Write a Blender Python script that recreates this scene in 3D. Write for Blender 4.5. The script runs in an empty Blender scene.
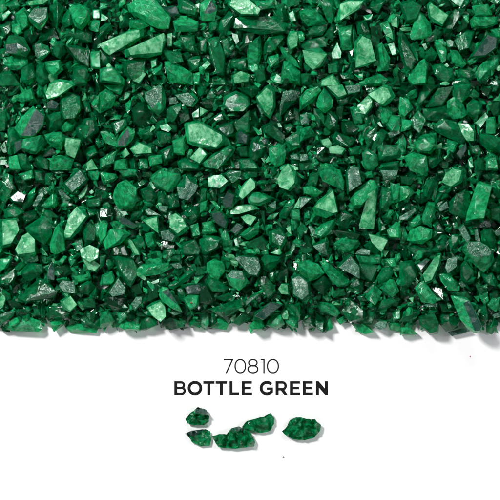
import bpy, bmesh, math, random
from mathutils import Vector, Matrix, noise, geometry
import numpy as np

# ---------------------------------------------------------------- frame, camera, light, exposure
S = 0.0005                 # one photograph pixel is half a millimetre on the sheet
H = 1.0                    # camera height over the sheet
scene = bpy.context.scene
col = scene.collection
rng = random.Random(70810)

cd = bpy.data.cameras.new('camera')
cam = bpy.data.objects.new('camera', cd)
col.objects.link(cam)
cam.location = (0, 0, H)
cd.sensor_width = 36
cd.lens = 36 * H / (500 * S)
cd.clip_start, cd.clip_end = 0.02, 50
scene.camera = cam

w = bpy.data.worlds.new('World')
scene.world = w
w.use_nodes = True
bg = w.node_tree.nodes['Background']
bg.inputs['Color'].default_value = (0.95, 0.97, 1.0, 1)
bg.inputs['Strength'].default_value = 0.17

def softbox(name, loc, aim, sx, sy, power, colour=(1, 1, 1)):
    ld = bpy.data.lights.new(name, 'AREA')
    ld.shape = 'RECTANGLE'
    ld.size, ld.size_y = sx, sy
    ld.energy = power
    ld.color = colour
    o = bpy.data.objects.new(name, ld)
    col.objects.link(o)
    o.location = loc
    o.rotation_euler = (Vector(aim) - Vector(loc)).to_track_quat('-Z', 'Y').to_euler()
    return o

softbox('key_softbox', (-0.55, 0.50, 0.80), (0, 0, 0), 0.18, 0.18, 14.5, (1, 0.985, 0.96))
softbox('side_softbox', (0.95, 0.10, 0.62), (0, 0, 0), 0.22, 0.22, 3.2, (0.97, 0.98, 1.0))
softbox('back_softbox', (0.15, 0.95, 0.65), (0, 0, 0), 0.25, 0.25, 3.0)
softbox('front_softbox', (-0.25, -0.95, 0.7), (0, 0, 0), 0.22, 0.22, 2.6, (0.97, 0.98, 1.0))

scene.view_settings.view_transform = 'Standard'
scene.view_settings.look = 'None'
scene.view_settings.exposure = 0.0
scene.view_settings.gamma = 1
scene.cycles.max_bounces = 12
scene.cycles.transmission_bounces = 8
scene.cycles.transparent_max_bounces = 8
scene.cycles.caustics_refractive = True
scene.cycles.caustics_reflective = False
scene.cycles.sample_clamp_indirect = 4
scene.cycles.use_denoising = True

# ---------------------------------------------------------------- materials
def nodes_of(name):
    m = bpy.data.materials.new(name)
    m.use_nodes = True
    nt = m.node_tree
    return m, nt, nt.nodes['Principled BSDF']

def glass(name, deep, light, trans=0.35, rough=0.16, ripple=0.5, grain=0.25, speckle=0.0,
          speck=(0.6, 0.66, 0.64), var=0.35, milk=0.5, ior=1.5, spec=0.5, absorb=None, density=300, streak=0.45, nscale=520, ndetail=6):
    m, nt, p = nodes_of(name)
    N, L = nt.nodes.new, nt.links.new
    tc = N('ShaderNodeTexCoord')
    at = N('ShaderNodeAttribute'); at.attribute_name = 'chip_rand'
    off = N('ShaderNodeVectorMath'); off.operation = 'MULTIPLY_ADD'
    L(at.outputs['Fac'], off.inputs[0]); off.inputs[1].default_value = (1.7, 2.3, 0.9)
    L(tc.outputs['Object'], off.inputs[2])
    vr = N('ShaderNodeVectorRotate'); vr.rotation_type = 'EULER_XYZ'
    cx = N('ShaderNodeCombineXYZ')
    for s, k in ((0, 9.0), (1, 23.0), (2, 51.0)):
        ml = N('ShaderNodeMath'); ml.operation = 'MULTIPLY'; ml.inputs[1].default_value = k
        L(at.outputs['Fac'], ml.inputs[0]); L(ml.outputs[0], cx.inputs[s])
    L(off.outputs[0], vr.inputs['Vector']); L(cx.outputs[0], vr.inputs['Rotation'])
    st = N('ShaderNodeVectorMath'); st.operation = 'MULTIPLY'; st.inputs[1].default_value = (1.0, streak, 1.0)
    L(vr.outputs[0], st.inputs[0])
    co = st.outputs[0]
    # cloudy inclusions: patches of milkier glass inside each chip
    n1 = N('ShaderNodeTexNoise'); n1.inputs['Scale'].default_value = nscale; n1.inputs['Detail'].default_value = ndetail
    n1.inputs['Roughness'].default_value = 0.7; n1.inputs['Distortion'].default_value = 0.2
    L(co, n1.inputs['Vector'])
    r1 = N('ShaderNodeMapRange'); r1.inputs['From Min'].default_value = 0.42; r1.inputs['From Max'].default_value = 0.68
    r1.inputs['To Max'].default_value = milk
    L(n1.outputs['Fac'], r1.inputs['Value'])
    sh = N('ShaderNodeMath'); sh.operation = 'MULTIPLY_ADD'; sh.use_clamp = True
    L(at.outputs['Fac'], sh.inputs[0]); sh.inputs[1].default_value = var; L(r1.outputs[0], sh.inputs[2])
    mx = N('ShaderNodeMix'); mx.data_type = 'RGBA'
    mx.inputs[6].default_value = (*deep, 1); mx.inputs[7].default_value = (*light, 1)
    L(sh.outputs[0], mx.inputs[0])
    c = mx.outputs[2]
    # coarse and fine relief of broken glass
    n2 = N('ShaderNodeTexNoise'); n2.inputs['Scale'].default_value = 420; n2.inputs['Detail'].default_value = 4
    n2.inputs['Distortion'].default_value = 0.3
    L(co, n2.inputs['Vector'])
    n3 = N('ShaderNodeTexNoise'); n3.inputs['Scale'].default_value = 1500; n3.inputs['Detail'].default_value = 4
    n3.inputs['Roughness'].default_value = 0.7
    L(off.outputs[0], n3.inputs['Vector'])
    b1 = N('ShaderNodeBump'); b1.inputs['Strength'].default_value = ripple; b1.inputs['Distance'].default_value = 0.0022
    L(n2.outputs['Fac'], b1.inputs['Height'])
    # polished in places, crushed and sparkling in others
    n5 = N('ShaderNodeTexNoise'); n5.inputs['Scale'].default_value = 210; n5.inputs['Detail'].default_value = 2
    L(off.outputs[0], n5.inputs['Vector'])
    r5 = N('ShaderNodeMapRange'); r5.inputs['From Min'].default_value = 0.45; r5.inputs['From Max'].default_value = 0.6
    r5.inputs['To Min'].default_value = 0.12 * grain; r5.inputs['To Max'].default_value = grain
    L(n5.outputs['Fac'], r5.inputs['Value'])
    b2 = N('ShaderNodeBump'); L(r5.outputs[0], b2.inputs['Strength']); b2.inputs['Strength'].default_value = grain; b2.inputs['Distance'].default_value = 0.0008
    L(n3.outputs['Fac'], b2.inputs['Height']); L(b1.outputs[0], b2.inputs['Normal'])
    if speckle:
        n4 = N('ShaderNodeTexNoise'); n4.inputs['Scale'].default_value = 1150; n4.inputs['Detail'].default_value = 5
        n4.inputs['Roughness'].default_value = 0.75; n4.inputs['Distortion'].default_value = 1.2
        L(off.outputs[0], n4.inputs['Vector'])
        r4 = N('ShaderNodeMapRange'); r4.inputs['From Min'].default_value = 0.62 - 0.25 * speckle
        r4.inputs['From Max'].default_value = 0.72 - 0.2 * speckle
        L(n4.outputs['Fac'], r4.inputs['Value'])
        m4 = N('ShaderNodeMix'); m4.data_type = 'RGBA'; m4.inputs[7].default_value = (*speck, 1)
        L(r4.outputs[0], m4.inputs[0]); L(c, m4.inputs[6])
        c = m4.outputs[2]
    L(c, p.inputs['Base Color'])
    L(b2.outputs[0], p.inputs['Normal'])
    p.inputs['Roughness'].default_value = rough
    p.inputs['IOR'].default_value = ior
    p.inputs['Specular IOR Level'].default_value = spec
    p.inputs['Transmission Weight'].default_value = trans
    if absorb:
        va = N('ShaderNodeVolumeAbsorption')
        va.inputs['Color'].default_value = (*absorb, 1); va.inputs['Density'].default_value = density
        L(va.outputs[0], nt.nodes['Material Output'].inputs['Volume'])
    return m

M = {
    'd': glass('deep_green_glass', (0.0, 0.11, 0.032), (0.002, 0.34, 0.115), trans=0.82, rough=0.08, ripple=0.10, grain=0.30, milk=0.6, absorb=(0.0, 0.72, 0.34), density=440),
    'm': glass('green_glass', (0.0, 0.16, 0.048), (0.006, 0.58, 0.205), trans=0.77, rough=0.08, ripple=0.11, grain=0.34, milk=0.85, absorb=(0.0, 0.80, 0.40), density=320),
    'b': glass('bright_green_glass', (0.0, 0.22, 0.066), (0.030, 0.82, 0.31), trans=0.67, rough=0.075, ripple=0.14, grain=0.42, milk=1.15, absorb=(0.0, 0.87, 0.46), density=250),
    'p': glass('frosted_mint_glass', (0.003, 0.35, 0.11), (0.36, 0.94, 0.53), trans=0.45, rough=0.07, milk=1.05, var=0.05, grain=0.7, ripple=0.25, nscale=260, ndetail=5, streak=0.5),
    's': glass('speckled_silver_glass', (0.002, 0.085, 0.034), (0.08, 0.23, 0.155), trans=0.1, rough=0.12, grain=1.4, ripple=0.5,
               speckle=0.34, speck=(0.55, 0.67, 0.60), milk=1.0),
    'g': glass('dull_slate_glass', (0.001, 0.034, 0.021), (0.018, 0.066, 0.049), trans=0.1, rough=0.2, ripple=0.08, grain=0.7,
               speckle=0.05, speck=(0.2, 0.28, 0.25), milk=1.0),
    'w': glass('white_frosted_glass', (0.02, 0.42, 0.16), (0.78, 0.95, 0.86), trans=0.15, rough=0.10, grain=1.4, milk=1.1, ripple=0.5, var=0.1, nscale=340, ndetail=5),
    'x': glass('clear_emerald_glass', (0.0, 0.18, 0.053), (0.015, 0.78, 0.285), trans=0.65, rough=0.03, ripple=0.2, milk=0.75, var=0.0, grain=0.5, nscale=420, ndetail=4, streak=0.8, absorb=(0.0, 0.82, 0.42), density=240),
}
SLOTS = ['d', 'm', 'b', 'p', 's', 'g', 'w', 'x']
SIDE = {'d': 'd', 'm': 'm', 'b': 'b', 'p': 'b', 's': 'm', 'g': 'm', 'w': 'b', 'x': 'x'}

mp, nt, p = nodes_of('white_sheet')
p.inputs['Base Color'].default_value = (0.86, 0.86, 0.87, 1)
p.inputs['Roughness'].default_value = 0.6
nz = nt.nodes.new('ShaderNodeTexNoise'); nz.inputs['Scale'].default_value = 900
bp = nt.nodes.new('ShaderNodeBump'); bp.inputs['Strength'].default_value = 0.05; bp.inputs['Distance'].default_value = 0.0003
nt.links.new(nz.outputs['Fac'], bp.inputs['Height']); nt.links.new(bp.outputs[0], p.inputs['Normal'])
mi, nt, p = nodes_of('black_ink')
p.inputs['Base Color'].default_value = (0.010, 0.009, 0.010, 1)
p.inputs['Roughness'].default_value = 0.9
p.inputs['Specular IOR Level'].default_value = 0.1
mr, nt, p = nodes_of('rust_fleck')
p.inputs['Base Color'].default_value = (0.30, 0.09, 0.02, 1)
p.inputs['Roughness'].default_value = 0.7

mred, nt, p = nodes_of('red_grain')
p.inputs['Base Color'].default_value = (0.55, 0.03, 0.10, 1)

# ---------------------------------------------------------------- helpers
def at(px, py, z=0.0):
    """photograph pixel -> point at height z (metres) over the sheet"""
    k = (H - z) / H
    return Vector(((px - 250) * S * k, (250 - py) * S * k, z))

def link_mesh(name, verts, faces, mats, idx=None, rand=None, parent=None):
    me = bpy.data.meshes.new(name)
    me.from_pydata(verts, [], faces)
    for m in mats:
        me.materials.append(m)
    if idx is not None:
        me.polygons.foreach_set('material_index', np.asarray(idx, dtype=np.int32))
    if rand is not None:
        a = me.attributes.new('chip_rand', 'FLOAT', 'FACE')
        a.data.foreach_set('value', np.asarray(rand, dtype=np.float32))
    me.update()
    o = bpy.data.objects.new(name, me)
    col.objects.link(o)
    if parent:
        o.parent = parent
    return o

def hull(pts, bevel=0.0):
    """faceted chip from a point cloud: list of vertices, list of faces"""
    bm = bmesh.new()
    for q in pts:
        bm.verts.new(q)
    r = bmesh.ops.convex_hull(bm, input=bm.verts)
    junk = [g for g in set(r['geom_interior'] + r['geom_unused']) if isinstance(g, bmesh.types.BMVert) and g.is_valid]
    bmesh.ops.delete(bm, geom=junk, context='VERTS')
    bmesh.ops.dissolve_limit(bm, angle_limit=0.14, verts=bm.verts, edges=bm.edges)
    if bevel:
        bmesh.ops.bevel(bm, geom=list(bm.edges), offset=bevel, segments=1, affect='EDGES', profile=0.6, clamp_overlap=True)
    bmesh.ops.recalc_face_normals(bm, faces=bm.faces)
    bm.verts.index_update()
    v = [tuple(q.co) for q in bm.verts]
    f = [[q.index for q in a.verts] for a in bm.faces]
    n = [tuple(a.normal) for a in bm.faces]
    c = [tuple(a.calc_center_median()) for a in bm.faces]
    bm.free()
    return v, f, n, c

def area(P):
    return abs(sum(P[i][0] * P[(i + 1) % len(P)][1] - P[(i + 1) % len(P)][0] * P[i][1] for i in range(len(P)))) / 2

def centre(P):
    return (sum(q[0] for q in P) / len(P), sum(q[1] for q in P) / len(P))

def axis_of(P):
    c = centre(P)
    xx = sum((q[0] - c[0]) ** 2 for q in P); yy = sum((q[1] - c[1]) ** 2 for q in P)
    xy = sum((q[0] - c[0]) * (q[1] - c[1]) for q in P)
    a = 0.5 * math.atan2(2 * xy, xx - yy)
    u = (math.cos(a), math.sin(a)); v = (-u[1], u[0])
    du = [(q[0] - c[0]) * u[0] + (q[1] - c[1]) * u[1] for q in P]
    dv = [(q[0] - c[0]) * v[0] + (q[1] - c[1]) * v[1] for q in P]
    return c, u, v, max(du) - min(du), max(dv) - min(dv)

def pile_height(px, py):
    """height of the heap (in photograph pixels) under a point; it ends at a ragged edge on the sheet"""
    e = 336 + 3.0 * math.sin(px * 0.11) + 2.5 * math.sin(px * 0.043 + 1.3)
    t = max(0.0, min(1.0, (e - py) / 34.0))
    return 22.0 * t ** 0.8

def chip_points(P, tone, facet=None):
    """a broken chip whose outline from above is P (photograph pixels): a jagged girdle, a smaller
    crown above it cut flat, to a ridge or to a peak, and a smaller foot below"""
    c, u, v, lu, lv = axis_of(P)
    th = max(3.0, min(lv * rng.uniform(0.62, 0.9), 15))
    Q = []
    for i, q in enumerate(P):
        Q.append(q)
        nx = P[(i + 1) % len(P)]
        d = math.dist(q, nx)
        if d > 8 and rng.random() < 0.55:
            k = rng.uniform(0.35, 0.65); b = rng.uniform(-0.05, 0.09) * d
            mx, my = q[0] + (nx[0] - q[0]) * k, q[1] + (nx[1] - q[1]) * k
            ex, ey = (nx[1] - q[1]) / d, -(nx[0] - q[0]) / d
            if (mx - c[0]) * ex + (my - c[1]) * ey < 0:
                ex, ey = -ex, -ey
            Q.append((mx + ex * b, my + ey * b))
    pts = []
    ga, gb = rng.uniform(-0.12, 0.12), rng.uniform(-0.12, 0.12)
    for q in Q:
        pts.append((q[0], q[1], th * rng.uniform(0.30, 0.55) + (q[0] - c[0]) * ga + (q[1] - c[1]) * gb))
        k = rng.uniform(0.55, 0.85)
        pts.append((c[0] + (q[0] - c[0]) * k, c[1] + (q[1] - c[1]) * k, rng.uniform(0, 0.12) * th))
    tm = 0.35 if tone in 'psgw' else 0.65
    tx, ty = rng.uniform(-tm, tm), rng.uniform(-tm, tm)
    if facet:
        fc = centre(facet)
        for q in facet:
            pts.append((q[0], q[1], th * 1.0 + (q[0] - fc[0]) * tx * 0.15 + (q[1] - fc[1]) * ty * 0.15))
    else:
        style = rng.random()
        if tone in 'psgw':
            style *= 0.55
        chop = 1.0 if rng.random() < 0.6 else 0.1
        if style < 0.5:          # flat crown, plane or chopped
            k = rng.uniform(0.6, 0.9) if tone not in 'psgw' else rng.uniform(0.82, 0.97)
            ox, oy = rng.uniform(-0.06, 0.06) * lu, rng.uniform(-0.06, 0.06) * lv
            for q in P:
                kq = k * rng.uniform(0.86, 1.06)
                x, y = c[0] + (q[0] - c[0]) * kq + ox, c[1] + (q[1] - c[1]) * kq + oy
                pts.append((x, y, th * (1 + chop * rng.uniform(-0.3, 0.12)) + (x - c[0]) * tx + (y - c[1]) * ty))
        elif style < 0.9:        # ridge along the chip
            a0, a1 = -rng.uniform(0.2, 0.42) * lu, rng.uniform(0.2, 0.42) * lu
            o = rng.uniform(-0.25, 0.25) * lv
            for a, dz in ((a0, rng.uniform(-.2, .1)), (a1, rng.uniform(-.2, .1)), (a0 * 0.3, 0.05)):
                oo = o + rng.uniform(-0.1, 0.1) * lv
                pts.append((c[0] + u[0] * a + v[0] * oo, c[1] + u[1] * a + v[1] * oo, th * (1 + dz)))
        else:                    # peak
            for _ in range(2):
                pts.append((c[0] + rng.uniform(-.2, .2) * lu, c[1] + rng.uniform(-.2, .2) * lv, th * rng.uniform(.95, 1.15)))
    for _ in range(rng.randint(0, 2)):
        q = Q[rng.randrange(len(Q))]
        k = rng.uniform(0.75, 0.98)
        pts.append((c[0] + (q[0] - c[0]) * k, c[1] + (q[1] - c[1]) * k, th * rng.uniform(0.5, 0.9)))
    return pts, th

def chip_mesh(P, tone, facet, z0, side=None):
    """world-space mesh of one traced chip whose foot stands z0 pixels over the sheet"""
    pts, th = chip_points(P, tone, facet)
    W = []
    for x, y, z in pts:
        W.append(at(x, y, max(0.05, z0 + z) * S))
    v, f, n, c = hull(W, bevel=0.18 * S)
    zt = max(q[2] for q in v)
    zb = min(q[2] for q in v)
    idx = []
    side, top = side or SIDE[tone], tone
    if facet:
        fp = [at(q[0], q[1], zt) for q in facet]
        fc = sum(fp, Vector()) / len(fp)
        lim = [(q - fc) * 1.08 + fc for q in fp]
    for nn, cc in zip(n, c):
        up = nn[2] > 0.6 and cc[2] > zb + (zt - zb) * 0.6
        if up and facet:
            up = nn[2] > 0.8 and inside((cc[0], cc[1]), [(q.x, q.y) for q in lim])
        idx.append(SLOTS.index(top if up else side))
    return v, f, idx

def inside(q, P):
    r = False
    for i in range(len(P)):
        (x1, y1), (x2, y2) = P[i], P[i - 1]
        if (y1 > q[1]) != (y2 > q[1]) and q[0] < (x2 - x1) * (q[1] - y1) / (y2 - y1) + x1:
            r = not r
    return r

def grow(P, k):
    c = centre(P)
    return [(c[0] + (q[0] - c[0]) * k, c[1] + (q[1] - c[1]) * k) for q in P]

def tag(o, label=None, cat=None, group=None, kind=None):
    if label: o['label'] = label
    if cat: o['category'] = cat
    if group: o['group'] = group
    if kind: o['kind'] = kind
    return o

# ---------------------------------------------------------------- the white sheet and its print
def sheet():
    a = 1.5
    o = link_mesh('white_sheet', [(-a, -a, 0), (a, -a, 0), (a, a, 0), (-a, a, 0)], [(0, 1, 2, 3)], [mp])
    tag(o, 'plain white sheet under the heap of green glass, printed with dark lettering', 'surface', kind='structure')
    return o

SHEET = sheet()

def stroke(bm, path, wd, closed=False, z=0.00003):
    """flat inked line of width wd along path, mitred corners and square ends"""
    n = len(path)
    Lf, Rt = [], []
    for i in range(n):
        pv = Vector(path[i - 1]) if (i > 0 or closed) else None
        nx = Vector(path[(i + 1) % n]) if (i < n - 1 or closed) else None
        q = Vector(path[i])
        d1 = (q - pv).normalized() if pv is not None else None
        d2 = (nx - q).normalized() if nx is not None else None
        d1 = d1 if d1 is not None else d2
        d2 = d2 if d2 is not None else d1
        t = (d1 + d2).normalized()
        nrm = Vector((-t.y, t.x))
        k = wd / 2 / max(0.35, nrm.dot(Vector((-d1.y, d1.x))))
        Lf.append(q + nrm * k); Rt.append(q - nrm * k)
    zz = z
    def V(q):
        b = at(q.x, q.y)
        return bm.verts.new((b.x, b.y, zz))
    lv = [V(q) for q in Lf]; rv = [V(q) for q in Rt]
    for i in range(n if closed else n - 1):
        j = (i + 1) % n
        bm.faces.new((lv[i], lv[j], rv[j], rv[i]))

def arc(cx, cy, rx, ry, a0, a1, n=28, p=2.0):
    out = []
    for i in range(n + 1):
        a = math.radians(a0 + (a1 - a0) * i / n)
        ca, sa = math.cos(a), math.sin(a)
        out.append((cx + rx * math.copysign(abs(ca) ** (2 / p), ca), cy - ry * math.copysign(abs(sa) ** (2 / p), sa)))
    return out

def ring(cx, cy, rx, ry, n=48, p=2.0):
    return arc(cx, cy, rx, ry, 0, 360, n, p)[:-1]

def printed(name, strokes, wd):
    bm = bmesh.new()
    for i, (path, closed, *ww) in enumerate(strokes):
        if closed == 'poly':
            bm.faces.new([bm.verts.new((*at(*q).xy, 0.00003 + i * 4e-7)) for q in path])
            continue
        stroke(bm, path, ww[0] if ww else wd, closed, 0.00003 + i * 4e-7)
    bmesh.ops.recalc_face_normals(bm, faces=bm.faces)
    me = bpy.data.meshes.new(name); bm.to_mesh(me); bm.free()
    me.materials.append(mi)
    o = bpy.data.objects.new(name, me); col.objects.link(o); o.parent = SHEET
    return o

# thin numerals 70810
t, bt = 359.6, 372.8
mid = (t + bt) / 2
hh = (bt - t) / 2
tw = 1.34
thin = [
    ([(223.7, t), (232.5, t), (226.2, bt + 0.5)], False),
    (ring(240.3, mid, 5.2, hh, p=2.15), True),
    (ring(252.9, t + 3.15, 4.15, 3.15, p=2.1), True),
    (ring(252.9, bt - 3.6, 4.85, 3.6, p=2.1), True),
    ([(260.6, t), (264.0, t), (264.0, bt + 0.5)], False),
    (ring(272.9, mid, 5.4, hh, p=2.15), True),
]
tag(printed('printed_number', thin, tw), 'thin dark numerals 70810 printed above the bold colour name')

# bold capitals BOTTLE GREEN
T_, B_ = 381.2, 394.9
q = 3.0
h2 = q / 2
C_ = (T_ + B_) / 2
def letter_e(x0, x1):
    return [([(x0 + h2, T_), (x0 + h2, B_)], False),
            ([(x0 + q, T_ + 1.25), (x1, T_ + 1.25)], False, 2.5),
            ([(x0 + q, C_), (x1 - 0.9, C_)], False, 2.4),
            ([(x0 + q, B_ - 1.25), (x1 + 0.2, B_ - 1.25)], False, 2.5)]
def letter_t(x0, x1):
    xm = (x0 + x1) / 2
    return [([(x0, T_ + 1.3), (x1, T_ + 1.3)], False, 2.6), ([(xm, T_ + 2.6), (xm, B_)], False, 3.1)]
bold = []
# B
bold += [([(174.3 + h2, T_), (174.3 + h2, B_)], False)]
for y0, y1, xr in ((T_ + 1.2, C_ - 0.1, 184.0), (C_ - 0.1, B_ - 1.2, 184.7)):
    r = (y1 - y0) / 2
    bold += [([(177.3, y0)] + arc(xr - r, (y0 + y1) / 2, r, r, 90, -90, 18) + [(177.3, y1)], False, 2.4)]
# O
bold += [(ring(194.95, C_, 5.85, 5.65, p=2.05), True, 3.0)]
bold += letter_t(203.3, 214.5) + letter_t(215.6, 227.1)
# L
bold += [([(229.5 + h2, T_), (229.5 + h2, B_)], False), ([(232.5, B_ - 1.3), (239.2, B_ - 1.3)], False, 2.6)]
bold += letter_e(241.7, 251.8)
# G
bold += [(arc(266.9, C_, 5.75, 5.65, 42, 325, 40), False, 3.0),
         ([(266.9, C_ + 0.55), (272.9, C_ + 0.55)], False, 2.3),
         ([(271.55, C_ + 1.7), (271.55, C_ + 4.6)], False, 2.7)]
# R
r = 2.95
bold += [([(275.6 + h2, T_), (275.6 + h2, B_)], False),
         ([(278.6, T_ + 1.25)] + arc(285.6 - r, T_ + 1.25 + r + 0.45, r, r + 0.45, 90, -90, 20) + [(278.6, T_ + 2.15 + 2 * r)], False, 2.5),
         ([(280.4, T_ + 8.6), (283.7, T_ + 7.6), (287.7, B_), (284.2, B_)], 'poly')]
bold += letter_e(290.0, 299.9) + letter_e(302.8, 312.7)
# N
bold += [([(315.9 + h2, T_), (315.9 + h2, B_)], False), ([(327.9 - h2, T_), (327.9 - h2, B_)], False)]
bold += [([(315.9, T_), (318.6, T_), (327.9, B_ - 3.0), (327.9, B_), (325.2, B_), (315.9, T_ + 3.0)], 'poly')]
tag(printed('printed_name', bold, q), 'bold dark capitals BOTTLE GREEN printed under the thin numerals')

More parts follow.
